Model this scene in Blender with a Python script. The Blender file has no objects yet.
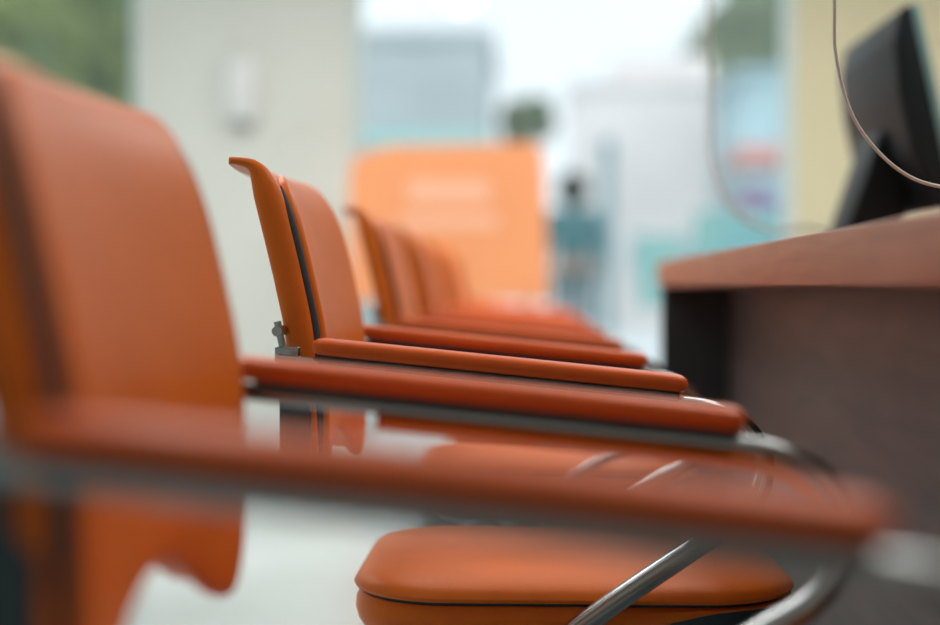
import bpy, bmesh, math, random
from mathutils import Vector, Matrix
random.seed(4)
scene = bpy.context.scene
scene.view_settings.view_transform = 'Standard'
COL = scene.collection

# ------------------------------------------------------------ materials
def mat(name, col, rough=0.5, metal=0.0, noise=0.0, nscale=8.0, bump=0.0, bscale=200.0, emit=0.0, col2=None, coat=0.0, stretch=None, spec=None):
    m = bpy.data.materials.new(name); m.use_nodes = True
    nt = m.node_tree; b = nt.nodes['Principled BSDF']
    b.inputs['Base Color'].default_value = (*col, 1)
    b.inputs['Roughness'].default_value = rough
    b.inputs['Metallic'].default_value = metal
    if spec is not None: b.inputs['Specular IOR Level'].default_value = spec
    if coat: b.inputs['Coat Weight'].default_value = coat
    tc = nt.nodes.new('ShaderNodeTexCoord')
    mp = nt.nodes.new('ShaderNodeMapping')
    nt.links.new(tc.outputs['Object'], mp.inputs['Vector'])
    if stretch: mp.inputs['Scale'].default_value = stretch
    n = nt.nodes.new('ShaderNodeTexNoise'); n.inputs['Scale'].default_value = nscale
    n.inputs['Detail'].default_value = 5
    nt.links.new(mp.outputs['Vector'], n.inputs['Vector'])
    cr = nt.nodes.new('ShaderNodeValToRGB')
    if col2 is None:
        col2 = tuple(max(0, c*(1-max(noise, 0.03))) for c in col)
    cr.color_ramp.elements[0].position = 0.3; cr.color_ramp.elements[1].position = 0.7
    cr.color_ramp.elements[0].color = (*col2, 1); cr.color_ramp.elements[1].color = (*col, 1)
    nt.links.new(n.outputs['Fac'], cr.inputs['Fac'])
    nt.links.new(cr.outputs['Color'], b.inputs['Base Color'])
    if bump:
        n2 = nt.nodes.new('ShaderNodeTexNoise'); n2.inputs['Scale'].default_value = bscale
        nt.links.new(tc.outputs['Object'], n2.inputs['Vector'])
        bp = nt.nodes.new('ShaderNodeBump'); bp.inputs['Strength'].default_value = bump
        bp.inputs['Distance'].default_value = 0.002
        nt.links.new(n2.outputs['Fac'], bp.inputs['Height'])
        nt.links.new(bp.outputs['Normal'], b.inputs['Normal'])
    if emit:
        b.inputs['Emission Color'].default_value = (*col, 1)
        b.inputs['Emission Strength'].default_value = emit
    return m

M_ORANGE = mat('orange_leather', (0.78, 0.165, 0.014), 0.42, noise=0.10, nscale=14, bump=0.2, bscale=420, spec=.2)
M_ARM = mat('orange_arm_leather', (0.72, 0.122, 0.020), 0.40, noise=0.1, nscale=20, bump=0.2, bscale=420, spec=.2)
M_DARK = mat('dark_plastic', (0.020, 0.042, 0.054), 0.5)
M_SEAM = mat('dark_seam_fabric', (0.030, 0.034, 0.038), 0.8)  # even dark colour of the strip between back shell and cushion
M_CHROME = mat('chrome', (0.34, 0.36, 0.37), 0.24, 1.0)
M_BLACKRUB = mat('black_rubber', (0.02, 0.022, 0.025), 0.7)
M_WALL = mat('painted_wall', (0.78, 0.80, 0.755), 0.8, noise=0.03, nscale=2)
M_CREAM = mat('cream_wall', (0.76, 0.69, 0.48), 0.8, noise=0.03, nscale=2)
M_CEIL = mat('ceiling_paint', (0.85, 0.85, 0.84), 0.9)
M_FLOOR = mat('polished_floor', (0.55, 0.63, 0.64), 0.22, noise=0.06, nscale=3)
M_FRAME = mat('window_frame_paint', (0.66, 0.77, 0.78), 0.4)
M_DESKTOP = mat('desk_wood_top', (0.45, 0.18, 0.10), 0.42, col2=(0.34, 0.125, 0.07), nscale=6, stretch=(14, 1, 14))
M_DESKPANEL = mat('desk_wood_panel', (0.105, 0.070, 0.062), 0.45, col2=(0.060, 0.044, 0.044), nscale=5, stretch=(6, 1, 7))
M_BLACK = mat('black_laminate', (0.014, 0.020, 0.026), 0.5)
M_MON = mat('monitor_plastic', (0.006, 0.012, 0.016), 0.5, spec=.25)
M_MONEDGE = mat('monitor_bezel', (0.20, 0.38, 0.39), 0.3)
M_CABLE = mat('grey_cable', (0.62, 0.62, 0.60), 0.5)
M_BOARD = mat('orange_board', (1.0, 0.39, 0.17), 0.6, noise=0.1, nscale=1.5)
M_BOARD2 = mat('pale_orange_print', (1.0, 0.54, 0.36), 0.6)
M_METALG = mat('grey_metal', (0.35, 0.38, 0.38), 0.4, 0.6)

def glassy(name, col, fac):
    m = bpy.data.materials.new(name); m.use_nodes = True
    nt = m.node_tree; nt.nodes.clear()
    o = nt.nodes.new('ShaderNodeOutputMaterial'); mx = nt.nodes.new('ShaderNodeMixShader')
    t = nt.nodes.new('ShaderNodeBsdfTransparent'); p = nt.nodes.new('ShaderNodeBsdfPrincipled')
    p.inputs['Base Color'].default_value = (*col, 1); p.inputs['Roughness'].default_value = 0.1
    mx.inputs[0].default_value = fac
    nt.links.new(t.outputs[0], mx.inputs[1]); nt.links.new(p.outputs[0], mx.inputs[2])
    nt.links.new(mx.outputs[0], o.inputs[0]); return m
M_GLASS = glassy('clear_glass', (0.75, 0.95, 0.95), 0.06)
M_FILM = glassy('teal_film_glass', (0.30, 0.70, 0.72), 0.5)

# ------------------------------------------------------------ helpers
def mesh_obj(name, verts, faces, material, parent=None, smooth=True, bevel=0.0, loc=None):
    me = bpy.data.meshes.new(name); me.from_pydata([tuple(v) for v in verts], [], faces)
    bm = bmesh.new(); bm.from_mesh(me)
    bmesh.ops.remove_doubles(bm, verts=bm.verts, dist=1e-6)
    bmesh.ops.recalc_face_normals(bm, faces=bm.faces)
    if bevel:
        bmesh.ops.bevel(bm, geom=list(bm.edges), offset=bevel, segments=3, affect='EDGES', profile=0.5)
    bm.to_mesh(me); bm.free()
    if smooth:
        for p in me.polygons: p.use_smooth = True
        try: me.set_sharp_from_angle(angle=math.radians(40))
        except Exception: pass
    me.materials.append(material)
    o = bpy.data.objects.new(name, me); COL.objects.link(o)
    if parent: o.parent = parent
    if loc: o.location = loc
    return o

def box(name, lo, hi, material, parent=None, bevel=0.0):
    x0, y0, z0 = Vector(lo); x1, y1, z1 = Vector(hi)
    v = [(x0,y0,z0),(x1,y0,z0),(x1,y1,z0),(x0,y1,z0),(x0,y0,z1),(x1,y0,z1),(x1,y1,z1),(x0,y1,z1)]
    f = [(0,1,2,3),(4,5,6,7),(0,1,5,4),(1,2,6,5),(2,3,7,6),(3,0,4,7)]
    return mesh_obj(name, v, f, material, parent, smooth=bevel > 0, bevel=bevel)

def thing(name, loc, label, category, group=None):
    e = bpy.data.objects.new(name, None); e.empty_display_size = 0.05
    e.location = loc; COL.objects.link(e)
    e['label'] = label; e['category'] = category
    if group: e['group'] = group
    return e

def loft(sections, cap=True):
    n = len(sections[0]); v = []; f = []
    for s in sections: v += s
    for i in range(len(sections)-1):
        for j in range(n):
            a = i*n+j; b = i*n+(j+1) % n
            f.append((a, b, b+n, a+n))
    if cap:
        f.append(tuple(range(n))); f.append(tuple(range((len(sections)-1)*n, len(sections)*n)))
    return v, f

def catmull(pts, sub=6):
    out = []
    P = [Vector(p) for p in pts]
    P = [2*P[0]-P[1]] + P + [2*P[-1]-P[-2]]
    for i in range(1, len(P)-2):
        for k in range(sub):
            t = k/sub
            out.append(0.5*((2*P[i])+(-P[i-1]+P[i+1])*t+(2*P[i-1]-5*P[i]+4*P[i+1]-P[i+2])*t*t+(-P[i-1]+3*P[i]-3*P[i+1]+P[i+2])*t**3))
    out.append(P[-2]); return out

CURV = 0.014
def back_panel(name, pts, material, parent, dx=0.0, n=40):
    """slab lofted up the back; each cross-section is split to quads front/rear so the arched bottom closes cleanly"""
    P = catmull([Vector(p) for p in pts], 5)
    secs = []
    for i, p in enumerate(P):
        a = P[max(i-1, 0)]; b = P[min(i+1, len(P)-1)]
        t = Vector((b[0]-a[0], b[1]-a[1])).normalized()
        nx, nz = t[1], -t[0]
        w = p[3]; th = p[2]; r = min(th/2, 0.012)
        front = []; rear = []
        for k in range(n+1):
            s = -1+2*k/n
            y = w*math.sin(s*math.pi/2)
            d = abs(y)-(w-r)
            h = th/2 if d <= 0 else max(0.0002, th/2*math.sqrt(max(0, 1-(d/r)**2)))
            cx = p[0]+dx+CURV*((y/0.2)**2-1)
            zz = p[1]
            if zz < 0.66:
                u = min(1.0, abs(y)/0.175)
                q = 0.5*(1+math.cos(math.pi*u))
                zz = zz+(0.66-zz)/0.16*0.055*q
            front.append((cx+nx*h, y, zz+nz*h)); rear.append((cx-nx*h, y, zz-nz*h))
        secs.append((front, rear))
    m = n+1; v = []; f = []
    for fr, re in secs: v += fr+re
    for i in range(len(secs)-1):
        b0 = i*2*m; b1 = b0+2*m
        for k in range(n):
            f.append((b0+k, b0+k+1, b1+k+1, b1+k)); f.append((b0+m+k, b0+m+k+1, b1+m+k+1, b1+m+k))
        f.append((b0, b0+m, b1+m, b1)); f.append((b0+n, b0+m+n, b1+m+n, b1+n))
    for b0 in (0, (len(secs)-1)*2*m):
        for k in range(n): f.append((b0+k, b0+k+1, b0+m+k+1, b0+m+k))
    return mesh_obj(name, v, f, material, parent)

def sweep_xz(name, pts, y, w, h, material, parent, sub=6, seg=16, power=0.6):
    P = catmull([Vector((p[0], p[1], p[2] if len(p) > 2 else h)) for p in pts], sub)
    secs = []
    for i, p in enumerate(P):
        a = P[max(i-1, 0)]; b = P[min(i+1, len(P)-1)]
        t = Vector((b[0]-a[0], b[1]-a[1])).normalized(); nx, nz = -t[1], t[0]
        s = []
        for k in range(seg):
            an = 2*math.pi*k/seg
            c, sn = math.cos(an), math.sin(an)
            cy = math.copysign(abs(c)**power, c)*w/2; ch = math.copysign(abs(sn)**power, sn)*p[2]/2
            s.append((p[0]+nx*ch, y+cy, p[1]+nz*ch))
        secs.append(s)
    v, f = loft(secs)
    return mesh_obj(name, v, f, material, parent)

def tube3(name, pts, r, material, parent=None, sub=8, seg=10):
    P = catmull([Vector(p) for p in pts], sub); secs = []
    up = Vector((0, 1, 0.01))
    for i, p in enumerate(P):
        t = (P[min(i+1, len(P)-1)]-P[max(i-1, 0)]).normalized()
        if abs(t.dot(up)) > 0.98: up = Vector((1, 0, 0))
        a = t.cross(up).normalized(); b = t.cross(a).normalized()
        up = -b if b.dot(up) < 0 else b
        up = (up).normalized()
        a = up.cross(t).normalized()
        secs.append([tuple(p+a*r*math.cos(2*math.pi*k/seg)+up*r*math.sin(2*math.pi*k/seg)) for k in range(seg)])
    v, f = loft(secs)
    return mesh_obj(name, v, f, material, parent)

def cyl(name, p0, p1, r, material, parent=None, seg=20, r2=None):
    p0 = Vector(p0); p1 = Vector(p1); t = (p1-p0).normalized()
    up = Vector((0, 0, 1)) if abs(t.z) < 0.9 else Vector((1, 0, 0))
    a = t.cross(up).normalized(); b = t.cross(a); r2 = r if r2 is None else r2
    secs = [[tuple(p+a*rr*math.cos(2*math.pi*k/seg)+b*rr*math.sin(2*math.pi*k/seg)) for k in range(seg)] for p, rr in ((p0, r), (p1, r2))]
    v, f = loft(secs)
    return mesh_obj(name, v, f, material, parent)

def slab_levels(name, levels, x0, x1, hw, cr, material, parent, n=14, zf=None):
    secs = []
    for z, ins in levels:
        s = []
        X0, X1, W = x0+ins, x1-ins, hw-ins; R = max(cr-ins, 0.01)
        cs = ((X1-R, W-R, 0), (X0+R, W-R, 90), (X0+R, -W+R, 180), (X1-R, -W+R, 270))
        for ci, (cx, cy, a0) in enumerate(cs):
            for k in range(n):
                an = math.radians(a0+90*k/(n-1))
                s.append((cx+R*math.cos(an), cy+R*math.sin(an), z))
            nx_, ny_, b0 = cs[(ci+1) % 4]
            an = math.radians(b0)
            q = (nx_+R*math.cos(an), ny_+R*math.sin(an), z); p = s[-1]
            for k in range(1, 8):
                s.append(tuple(p[i]+(q[i]-p[i])*k/8 for i in range(3)))
        if zf: s = [(a, b, zf(a, c)) for a, b, c in s]
        secs.append(s)
    v, f = loft(secs)
    return mesh_obj(name, v, f, material, parent)

# ------------------------------------------------------------ chair
def taper(x, z):
    k = min(1, max(0, (.235-x)/.20)); k = k*k*(3-2*k)
    return .386-(.386-z)*(.10+.90*k) if z < .386 else z

def build_chair(yc, label):
    ch = thing('armchair', (0, yc, 0), label, 'chair', 'row of orange leather armchairs')
    br = back_panel('backrest', [(-.240,.510,.020,.190),(-.240,.53,.030,.202),(-.241,.60,.033,.207),(-.2440,.67,.033,.208),(-.2555,.73,.033,.208),
        (-.2685,.785,.033,.206),(-.2795,.825,.031,.203),(-.287,.845,.024,.200),(-.297,.8575,.013,.197),(-.312,.862,.009,.192),(-.322,.863,.008,.188)], M_ORANGE, ch, dx=.003)
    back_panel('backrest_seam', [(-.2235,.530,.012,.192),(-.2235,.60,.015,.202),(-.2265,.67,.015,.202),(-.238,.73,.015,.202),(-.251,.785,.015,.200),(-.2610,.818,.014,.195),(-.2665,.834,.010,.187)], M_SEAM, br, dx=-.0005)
    back_panel('backrest_cushion', [(-.2185,.498,.006,.160),(-.2185,.508,.014,.172),(-.218,.54,.018,.182),(-.218,.60,.018,.184),(-.221,.67,.018,.184),(-.2325,.73,.018,.184),
        (-.2455,.785,.018,.181),(-.2545,.815,.018,.174),(-.261,.835,.014,.160),(-.265,.846,.010,.140),(-.268,.851,.005,.120)], M_ORANGE, br, dx=-.001)
    st = slab_levels('seat', [(.332,.06),(.336,.030),(.345,.012),(.355,.005),(.366,.002),(.378,.003),(.386,.008)], -.195, .300, .215, .11, M_ORANGE, ch, zf=taper)
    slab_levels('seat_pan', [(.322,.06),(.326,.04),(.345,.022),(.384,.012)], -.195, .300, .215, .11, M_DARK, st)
    slab_levels('seat_seam', [(.383,.010),(.3925,.010)], -.195, .300, .215, .11, M_DARK, st)
    slab_levels('seat_cushion', [(.3895,.008),(.391,.002),(.395,.0),(.400,.003),(.4045,.011),(.408,.026),(.4105,.05),(.412,.08),(.413,.13),(.4135,.18)], -.195, .300, .215, .11, M_ORANGE, st)
    for sy in (-1, 1):
        y = sy*.235
        sweep_xz('arm_frame', [(-.258,.650,.014),(-.22,.6455,.014),(-.1,.6325,.014),(.05,.6175,.014),(.15,.6075,.014),(.195,.601,.014),(.228,.583,.015),(.246,.553,.017),(.242,.515,.019),(.215,.481,.021),(.17,.452,.022),(.066,.379,.023),
            (-.10,.245,.023),(-.27,.08,.023),(-.31,.028,.02),(-.33,.010,.018)], y, .024, .015, M_CHROME, ch)
        secs = []
        x0, x1 = (-.238 if sy > 0 else -.221), .166
        N = 28
        for i in range(N+1):
            s = -1+2*i/N
            x = (x0+x1)/2+(x1-x0)/2*math.sin(s*math.pi/2)
            e = min(x-x0, x1-x); r = .010
            k = 1 if e >= r else math.sqrt(max(0.001, 1-((r-e)/r)**2))
            z = .6625-.1*(x+.21)+.001
            hw = .0245*(.6+.4*k); hh = .0092*(k*.7+.3)
            sec = []
            for q in range(24):
                an = 2*math.pi*q/24; c, sn = math.cos(an), math.sin(an)
                sec.append((x, y+math.copysign(abs(c)**.5, c)*hw, z+math.copysign(abs(sn)**.55, sn)*hh))
            secs.append(sec)
        v, f = loft(secs); mesh_obj('arm_pad', v, f, M_ARM, ch)
        sweep_xz('arm_carrier', [(-.215,.6525),(-.1,.6405),(.05,.6255),(.157,.6145)], y, .040, .010, M_DARK, ch)
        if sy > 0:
            sweep_xz('arm_reflection_strip', [(-.12,.6235),(-.05,.6165),(.05,.6065),(.15,.5955),(.19,.5875),(.216,.5715),(.230,.549),(.229,.525)], y-.012, .018, .011, M_ORANGE, ch)  # orange strip added to imitate the seat's reflection in the chrome, one arm only
        box('hinge_bracket', (-.262, y-.006, .648), (-.236, y+.006, .664), M_CHROME, ch, bevel=.002)
        cyl('hinge_bolt', (-.259, y-sy*.05, .680), (-.259, y+sy*.008, .680), .0055, M_CHROME, ch)
        cyl('hinge_link', (-.254, y, .662), (-.260, y, .690), .0040, M_CHROME, ch)
        ya, yb = sorted((sy*.204, sy*.2125))
        pr = [(-.262,.530),(-.232,.524),(-.229,.56),(-.229,.598),(-.240,.612),(-.240,.640),(-.262,.648),(-.262,.60)]
        k = len(pr)
        vv = [(a, ya, b) for a, b in pr]+[(a, yb, b) for a, b in pr]
        ff = [tuple(range(k)), tuple(range(k, 2*k))]+[(i, (i+1) % k, (i+1) % k+k, i+k) for i in range(k)]
        mesh_obj('back_bracket', vv, ff, M_DARK, ch, bevel=.001)
        sweep_xz('leg', [(-.17,.345),(-.14,.325),(-.02,.215),(.12,.09),(.20,.03),(.235,.010)], y-.024*sy, .02, .02, M_CHROME, ch, power=1)
        cyl('foot_cap', (-.325, y, 0), (-.325, y, .016), .016, M_BLACKRUB, ch)
        cyl('foot_cap', (.232, y-.024*sy, 0), (.232, y-.024*sy, .016), .016, M_BLACKRUB, ch)
    cyl('crossbar', (0.0, -.235, .326), (0.0, .235, .326), .010, M_CHROME, ch)
    cyl('crossbar', (-.15, -.215, .325), (-.15, .215, .325), .010, M_CHROME, ch)
    return ch

base = build_chair(1.69, 'orange leather armchair with chrome cantilever arms, beside the desk')
kids = []
def collect(o):
    for c in o.children:
        kids.append(c); collect(c)
collect(base)
for xc, yc, rz, sz, lab in ((-.001, 0.862, -1.1, .996, 'orange leather armchair with padded arms, first in the row'),
                (0, 2.64, 0, 1, 'orange leather armchair with chrome frame, by the desk end'),
                (0, 3.50, 0, 1, 'orange leather armchair with chrome frame, past the desk end'),
                (0, 4.36, 0, 1, 'orange leather armchair with chrome frame, nearer the orange board'),
                (0, 5.22, 0, 1, 'orange leather armchair with chrome frame, last in the row')):
    n = base.copy(); COL.objects.link(n); n.location = (xc, yc, 0); n['label'] = lab
    n.rotation_euler = (0, 0, math.radians(rz)); n.scale = (1, 1, sz)
    mp = {base: n}
    for k in kids:
        c = k.copy(); COL.objects.link(c); c.parent = mp[k.parent]; mp[k] = c

# ------------------------------------------------------------ desk
DX = .296
dk = thing('desk', (.75, 1.6, 0), 'long wooden desk with reddish-brown top and dark panels', 'desk')
def dbox(name, lo, hi, m, b=.002, par=dk):
    return box(name, (lo[0]-.75, lo[1]-1.6, lo[2]), (hi[0]-.75, hi[1]-1.6, hi[2]), m, par, bevel=b)
dbox('desk_top', (DX, .25, .727), (1.25, 3.18, .782), M_DESKTOP, .003)
dbox('front_panel', (.445, .30, .0), (.47, 3.10, .727), M_DESKPANEL)
dbox('end_panel', (DX+.005, 3.105, .0), (1.2, 3.145, .727), M_BLACK)
dbox('end_panel', (.47, .30, .0), (1.2, .335, .727), M_BLACK)

mo = thing('computer_monitor', (.69, 2.72, .782), 'black flat computer monitor on a stand on the desk', 'monitor')
def mpoly(name, prof, ya, yb, m, par=mo, bevel=.004):
    n = len(prof)
    v = [(x, ya, z) for x, z in prof]+[(x, yb, z) for x, z in prof]
    f = [tuple(range(n)), tuple(range(n, 2*n))]+[(i, (i+1) % n, (i+1) % n+n, i+n) for i in range(n)]
    return mesh_obj(name, v, f, m, par, bevel=bevel)
scr = mpoly('screen_housing', [(-.010,.442),(.068,.085),(.040,.08),(-.010,.18),(-.034,.29),(-.042,.38),(-.034,.425),(-.024,.440)], -.215, .215, M_MON, bevel=.005)
mpoly('bezel', [(.001,.444),(.081,.084),(.067,.082),(-.013,.442)], -.217, .217, M_MONEDGE, scr, .003)
mpoly('display', [(.006,.425),(.0812,.098),(.0803,.097),(.005,.424)], -.20, .20, M_BLACK, scr, 0)
mpoly('stand_neck', [(-.030,.24),(.035,.13),(.000,.015),(-.105,.015)], -.08, .08, M_MON, mo, .006)
slab_levels('stand_base', [(0,.004),(.004,.0),(.010,.0),(.016,.006)], -.15, .12, .13, .05, M_MON, mo)

def cable(lab, pts, r=.0022):
    o0 = Vector(pts[-1]); P = [Vector(p)-o0 for p in pts]
    o = tube3('cable', P, r, M_CABLE); o.location = o0
    o['label'] = lab; o['category'] = 'cable'; o['group'] = 'cables hanging over the desk'
def pt(x, y, d): s = 1400/d; return ((x-526)/s, d, .727+(286-y)/s)
c1 = [(.324,1.5,2.75),(.325,1.5,1.9),(.3255,1.5,1.3),pt(830,0,1.5),pt(832,60,1.5),pt(847,115,1.5),pt(874,154,1.5),pt(908,180,1.5),pt(950,192,1.5),(.52,1.52,.81),(.60,1.6,.787),(.72,1.7,.785)]
cable('thin pale cable hanging down onto the desk', c1, .0019)
c2 = [(.373,2.8,2.75),(.3735,2.8,1.9),pt(706,10,2.8),pt(708,80,2.8),pt(709,140,2.8),pt(717,185,2.8),pt(738,216,2.8),pt(770,231,2.8),pt(805,228,2.8),(.60,2.81,.83),(.68,2.88,.80),(.76,2.95,.786)]
cable('thin grey cable looping down beside the monitor', c2, .0040)

# ------------------------------------------------------------ room
def st(o): o['kind'] = 'structure'; return o
WY = 7.0
st(box('floor', (-4.5,-2,-.1), (4.5,WY+.15,0), M_FLOOR))
st(box('ceiling', (-4.5,-2,2.75), (4.5,WY+.15,2.85), M_CEIL))
st(box('wall_left', (-4.6,-2,0), (-4.5,WY+.15,2.75), M_WALL))
st(box('wall_right', (4.5,-2,0), (4.6,WY+.15,2.75), M_CREAM))
st(box('wall_rear', (-4.5,-2.1,0), (4.5,-2,2.75), M_WALL))
st(box('wall_back', (-1.94,WY,0), (-.88,WY+.15,2.75), M_WALL))
st(box('wall_back_cream', (1.33,WY,0), (4.5,WY+.15,2.75), M_CREAM))
st(box('baseboard_back', (-1.94,WY-.015,0), (-.88,WY,.08), M_FRAME))
def window(name, x0, x1, muls):
    fr = .05
    w = st(box(name, (x0,WY+.03,0), (x0+fr,WY+.11,2.75), M_FRAME))
    box('window_frame', (x1-fr,WY+.03,0), (x1,WY+.11,2.75), M_FRAME, w)
    box('window_sill', (x0+fr,WY+.03,0), (x1-fr,WY+.11,.06), M_FRAME, w)
    box('window_head', (x0+fr,WY+.03,2.65), (x1-fr,WY+.11,2.75), M_FRAME, w)
    for m in muls: box('mullion', (m-.025,WY+.04,.06), (m+.025,WY+.10,2.65), M_FRAME, w)
    box('window_pane', (x0+fr,WY+.066,.06), (x1-fr,WY+.074,2.65), M_GLASS, w)
    return w
window('window_1', -4.5, -1.94, [-3.2])
w2 = window('window_2', -.88, 1.33, [])
for a, b, c, d_ in ((.56,.78,.62,.98),(.84,1.27,.70,1.10)):
    box('glass_film', (a,WY+.054,c), (b,WY+.060,d_), M_FILM, w2)

d = thing('wall_dispenser', (-1.42, WY, 1.52), 'small white plastic dispenser mounted on the wall', 'dispenser')
M_WHITEP = mat('white_plastic', (.80,.82,.83), .4)
box('dispenser_body', (-.085,-.09,.03), (.085,0,.34), M_WHITEP, d, bevel=.02)
box('dispenser_spout', (-.04,-.08,.0), (.04,-.02,.04), M_METALG, d, bevel=.006)

bo = thing('notice_board', (-.37, 6.55, 0), 'large orange freestanding board with pale faded print', 'board')
def bpoly(name, pr, ya, yb, m, par):
    n = len(pr); v = [(x, ya, z) for x, z in pr]+[(x, yb, z) for x, z in pr]
    f = [tuple(range(n)), tuple(range(n, 2*n))]+[(i,(i+1)%n,(i+1)%n+n,i+n) for i in range(n)]
    return mesh_obj(name, v, f, m, par, smooth=False)
pn = bpoly('board_panel', [(-.46,.66),(.48,.66),(.45,1.36),(.40,1.395),(-.28,1.385),(-.42,1.34),(-.455,1.27)], -.02, .02, M_BOARD, bo)
for z0, z1, a, b in ((1.12,1.22,-.18,.20),(1.00,1.06,-.22,.24)):
    bpoly('faded_print', [(a,z0),(b,z0),(b,z1),(a,z1)], -.024, -.0201, M_BOARD2, pn)
for x in (-.4,.4):
    cyl('board_leg', (x,0,.012), (x,0,.68), .018, M_METALG, bo)
    box('board_foot', (x-.02,-.2,0), (x+.02,.2,.025), M_METALG, bo, bevel=.004)

M_LAMP = mat('lit_globe', (1,.98,.82), .4, emit=1.0)
pl = thing('pendant_lamp', (-.28, 6.0, 1.98), 'round glowing white pendant lamp hanging from the ceiling', 'lamp')
def uv(name, c, r, m, par=None, sx=1, sy=1, sz=1):
    bm = bmesh.new(); bmesh.ops.create_icosphere(bm, subdivisions=3, radius=1)
    for v in bm.verts:
        v.co = Vector((v.co.x*r*sx, v.co.y*r*sy, v.co.z*r*sz))+Vector(c)
    me = bpy.data.meshes.new(name); bm.to_mesh(me); bm.free(); me.materials.append(m)
    for p in me.polygons: p.use_smooth = True
    o = bpy.data.objects.new(name, me); COL.objects.link(o)
    if par: o.parent = par
    return o
uv('lamp_globe', (0,0,0), .09, M_LAMP, pl)
cyl('lamp_cord', (0,0,.08), (0,0,.77), .004, M_BLACKRUB, pl)

# ------------------------------------------------------------ outside
M_PAVE = mat('pavement', (.66,.70,.71), .8, noise=.1, nscale=.6)
M_BGREY = mat('grey_render', (.46,.53,.55), .8, noise=.3, nscale=.5)
M_BPALE = mat('pale_render', (.84,.79,.78), .8, noise=.2, nscale=.5)
M_BBLUE = mat('blue_grey_cladding', (.42,.60,.66), .6, noise=.45, nscale=.8)
M_TEAL = mat('teal_paint', (.30,.60,.59), .5)
M_WIN = mat('pale_window_glass', (.46,.55,.58), .2)
M_LEAF = mat('foliage', (.24,.28,.06), .8, col2=(.05,.085,.03), nscale=2.2)
M_LEAF2 = mat('dark_foliage', (.09,.13,.055), .8, col2=(.04,.06,.04), nscale=3)
M_BARK = mat('bark', (.12,.08,.05), .9)
st(box('ground', (-30,WY+.15,-.12), (30,60,-.02), M_PAVE))

def building(x0, x1, y0, y1, h, m, lab, strip=None, rows=1, cols=3, up=()):
    b = thing('building', ((x0+x1)/2, (y0+y1)/2, -.02), lab, 'building')
    W = (x1-x0)/2; D = (y1-y0)/2
    box('building_body', (-W,-D,0), (W,D,h), m, b)
    box('roof_parapet', (-W-.08,-D-.08,h), (W+.08,D+.08,h+.15), m, b)
    if strip: box('fascia_strip', (-W-.02,-D-.12,strip[0]), (W+.02,-D,strip[1]), M_TEAL, b)
    for r in range(rows):
        for c in range(cols):
            xx = -W+(c+.5)*2*W/cols; zz = .9+r*(h-.6)/rows
            box('building_window', (xx-.25,-D-.03,zz), (xx+.25,-D,zz+.8), M_WIN, b)
    for a, c, e in up:
        box('roof_storey', (a,-D+.3,h+.15), (c,D-.3,h+.15+e), m, b)
    return b
building(-3.6,-.55,20,24,4.25,M_BGREY,'grey rendered building with a teal fascia strip',(2.72,2.92),1,3)
building(.9,4.2,26,30,4.4,M_BPALE,'pale pinkish low building across the road',None,1,4,up=((-.9,.9,.5),))
building(3.3,8.0,22,25,4.0,M_BBLUE,'blue-grey clad building beneath a wooded hill',None,1,5)

def tree(x, y, h, r, m, lab, n=9, wide=1.0):
    t = thing('tree', (x,y,-.02), lab, 'tree')
    cyl('trunk', (0,0,0), (0,0,h-.3*r), .04*r+.03, M_BARK, t, r2=.03*r+.02)
    bm = bmesh.new()
    for i in range(n):
        a = 6.28*i/n+random.uniform(-.3,.3); q = random.uniform(.2,.65)*r
        c = Vector((q*math.cos(a)*wide, q*math.sin(a), h+random.uniform(-.4,.4)*r))
        rr = r*random.uniform(.35,.5)
        ret = bmesh.ops.create_icosphere(bm, subdivisions=3, radius=rr, matrix=Matrix.Translation(c))
        for v in ret['verts']: v.co = c+(v.co-c)*random.uniform(.78,1.18)
    me = bpy.data.meshes.new('crown'); bm.to_mesh(me); bm.free(); me.materials.append(m)
    o = bpy.data.objects.new('crown', me); COL.objects.link(o); o.parent = t
tree(.05, 21, 3.2, .50, M_LEAF2, 'small dark green clipped street tree', 12, 1.15)
tree(-4.9, 11.2, 2.7, 1.25, M_LEAF, 'leafy green tree outside the window', 16)
tree(-4.6, 14.2, 3.2, 1.3, M_LEAF, 'leafy green tree beside another tree outside', 16)
vs = []; fs = []; NX, NY = 48, 16
for j in range(NY+1):
    for i in range(NX+1):
        x = 3.3+18*i/NX; y = 32+10*j/NY
        h = 8.7*(min(1, (i/NX)*8)**.25)*math.sin(min(1, .08+j/NY*2)*math.pi/2)+random.uniform(-.25,.25)
        if i == 0: h = 0
        vs.append((x-12, y-37, max(0, h)))
for j in range(NY):
    for i in range(NX):
        a = j*(NX+1)+i; fs.append((a,a+1,a+NX+2,a+NX+1))
hl = mesh_obj('wooded_hill', vs, fs, M_LEAF2, None, smooth=False); hl.location = (12,37,-.02)
hl['label'] = 'dark green wooded hill behind the buildings'; hl['category'] = 'hill'

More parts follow.
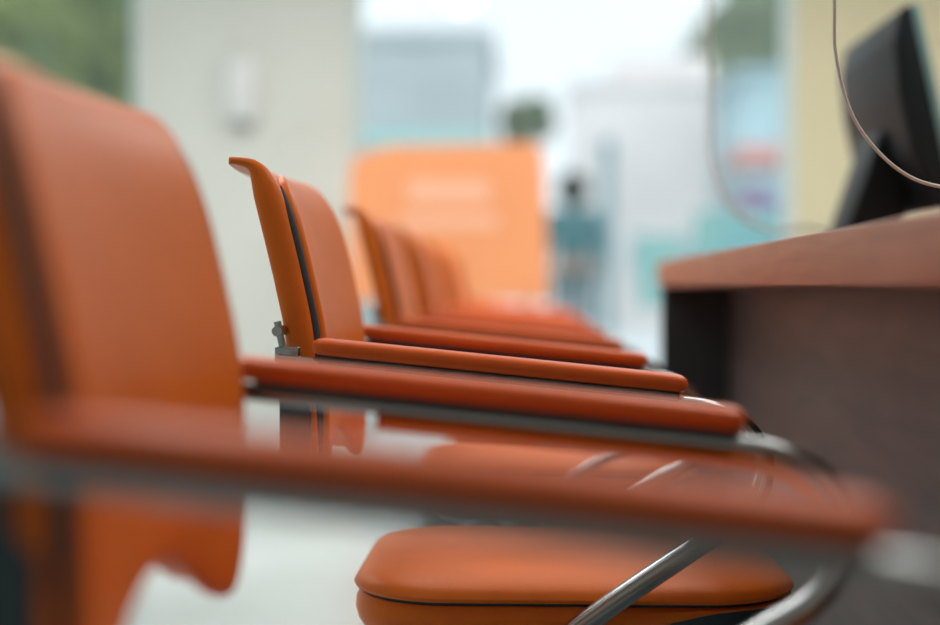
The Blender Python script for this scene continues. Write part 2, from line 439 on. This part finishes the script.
M_RED = mat('red_canvas', (.50,.22,.20), .7); M_BLUE = mat('blue_paint', (.20,.28,.48), .6)
M_PURP = mat('purple_plastic', (.28,.20,.38), .6)
sl = thing('market_stall', (2.1,12.5,-.02), 'blue street stall with a red canopy', 'stall')
box('stall_counter', (-.35,-.4,0), (.35,.4,1.3), M_BLUE, sl, bevel=.02)
box('stall_shelf', (-.38,-.46,1.3), (.38,.46,1.36), M_BPALE, sl, bevel=.01)
box('stall_crate', (-.25,-.3,1.36), (.0,.1,1.62), M_PURP, sl, bevel=.02)
box('stall_crate', (.02,-.3,1.36), (.25,.1,1.54), M_BLUE, sl, bevel=.02)
for x in (-.27,.27):
    for y in (-.4,.4): cyl('stall_post', (x,y,1.36), (x,y,1.85), .02, M_METALG, sl)
mesh_obj('stall_canopy', [(-.30,-.5,1.80),(.30,-.5,1.80),(.30,.5,1.80),(-.30,.5,1.80),(-.25,0,2.0),(.25,0,2.0)],
         [(0,1,5,4),(2,3,4,5),(0,4,3),(1,2,5),(0,1,2,3)], M_RED, sl, smooth=False)
po = thing('street_pole', (.84,14.5,-.02), 'slim grey-teal street pole on the pavement', 'pole')
M_POLE = mat('pole_paint', (.12,.26,.30), .5)
cyl('pole_shaft', (0,0,0), (0,0,2.2), .06, M_POLE, po); cyl('pole_base', (0,0,0), (0,0,.12), .11, M_POLE, po)
uv('pole_cap', (0,0,2.2), .08, M_POLE, po)

M_CLOTH = mat('teal_cloth', (.02,.14,.17), .8, noise=.2, nscale=10); M_HAIR = mat('black_hair', (.004,.006,.009), .8, spec=.1)
M_SKIN = mat('skin', (.30,.19,.15), .6); M_TROUS = mat('dark_trousers', (.03,.11,.14), .8)
def skin_mesh(name, verts, edges, radii, m, parent):
    me = bpy.data.meshes.new(name); me.from_pydata(verts, edges, [])
    o = bpy.data.objects.new(name, me); COL.objects.link(o); o.parent = parent
    o.modifiers.new('skin', 'SKIN'); o.modifiers.new('sub', 'SUBSURF').levels = 2
    o.modifiers['sub'].render_levels = 2
    for i, r in enumerate(radii):
        r = r if isinstance(r, tuple) else (r, r)
        me.skin_vertices[0].data[i].radius = r
    me.skin_vertices[0].data[0].use_root = True
    me.materials.append(m); return o
pe = thing('person', (.41,12.4,-.02), 'person with black hair in teal clothes standing on the pavement', 'person')
V = [(0,0,.92),(0,0,1.12),(0,0,1.34),(0,0,1.42),(0,0,1.50),(0,.01,1.58),(0,.01,1.66),
     (.18,0,1.36),(.23,.01,1.10),(.22,-.05,.88),(-.18,0,1.36),(-.23,.01,1.10),(-.22,-.05,.88),
     (.10,0,.84),(.11,0,.48),(.11,.02,.09),(.11,-.12,.05),(-.10,0,.84),(-.11,0,.48),(-.11,.02,.09),(-.11,-.12,.05),
     (.22,-.07,.80),(-.22,-.07,.80)]
E = [(0,1),(1,2),(2,3),(3,4),(4,5),(5,6),(2,7),(7,8),(8,9),(2,10),(10,11),(11,12),(0,13),(13,14),(14,15),(15,16),(0,17),(17,18),(18,19),(19,20),(9,21),(12,22)]
R = [(.14,.10),(.13,.095),(.13,.10),.055,.052,(.075,.09),(.06,.07),.06,.042,.03,.06,.042,.03,.085,.06,.04,.035,.085,.06,.04,.035,.035,.035]
skin_mesh('body', V, E, R, M_SKIN, pe)
skin_mesh('shirt', [V[i] for i in (0,1,2)]+[(.18,0,1.36),(.23,.01,1.10),(-.18,0,1.36),(-.23,.01,1.10),(.225,-.03,.95),(-.225,-.03,.95),(0,0,1.43)],
          [(0,1),(1,2),(2,3),(3,4),(2,5),(5,6),(4,7),(6,8),(2,9)], [(.175,.125),(.16,.12),(.165,.12),.09,.07,.09,.07,.055,.055,.08], M_CLOTH, pe)
skin_mesh('trousers', [(0,0,.95),(.10,0,.84),(.11,0,.48),(.11,.02,.12),(-.10,0,.84),(-.11,0,.48),(-.11,.02,.12)],
          [(0,1),(1,2),(2,3),(0,4),(4,5),(5,6)], [(.16,.12),.105,.085,.066,.105,.085,.066], M_TROUS, pe)
uv('hair', (0,0,1.60), .15, M_HAIR, pe, sy=1.0, sz=1.1)

# ------------------------------------------------------------ lights
w = bpy.data.worlds.new('World'); scene.world = w; w.use_nodes = True
bg = w.node_tree.nodes['Background']; bg.inputs[0].default_value = (.84,.94,1,1); bg.inputs[1].default_value = 1.2
def area(loc, sx, sy, p, col=(1,1,1)):  # unseen area lights added below the ceiling to brighten the room
    l = bpy.data.lights.new('ceiling_fill', 'AREA'); l.shape = 'RECTANGLE'; l.size = sx; l.size_y = sy; l.energy = p; l.color = col
    o = bpy.data.objects.new('ceiling_fill', l); COL.objects.link(o); o.location = loc
area((-1.4,1.6,2.72), 1.2, 1.2, 18, col=(1,.97,.92))
area((1.5,1.6,2.72), 1.2, 1.2, 34, col=(1,.96,.90))
area((-1.3,4.4,2.72), 1.2, 1.2, 62, col=(1,.98,.95))
area((1.3,4.6,2.72), 1.2, 1.2, 56, col=(1,.98,.95))
sun = bpy.data.lights.new('sun', 'SUN'); sun.energy = 1.6; sun.angle = .3
so = bpy.data.objects.new('sun', sun); COL.objects.link(so); so.rotation_euler = (math.radians(35), math.radians(-20), 0)

# ------------------------------------------------------------ camera
cam = bpy.data.cameras.new('camera'); co = bpy.data.objects.new('camera', cam); COL.objects.link(co)
cam.sensor_width = 36; cam.lens = 1400/940*36
co.location = (0,0,.727)
co.rotation_euler = (math.radians(90-1.08), 0, math.radians(2.29))
cam.clip_start = .02; cam.clip_end = 200
cam.dof.use_dof = True; cam.dof.focus_distance = 1.50; cam.dof.aperture_fstop = 1.4
scene.camera = co
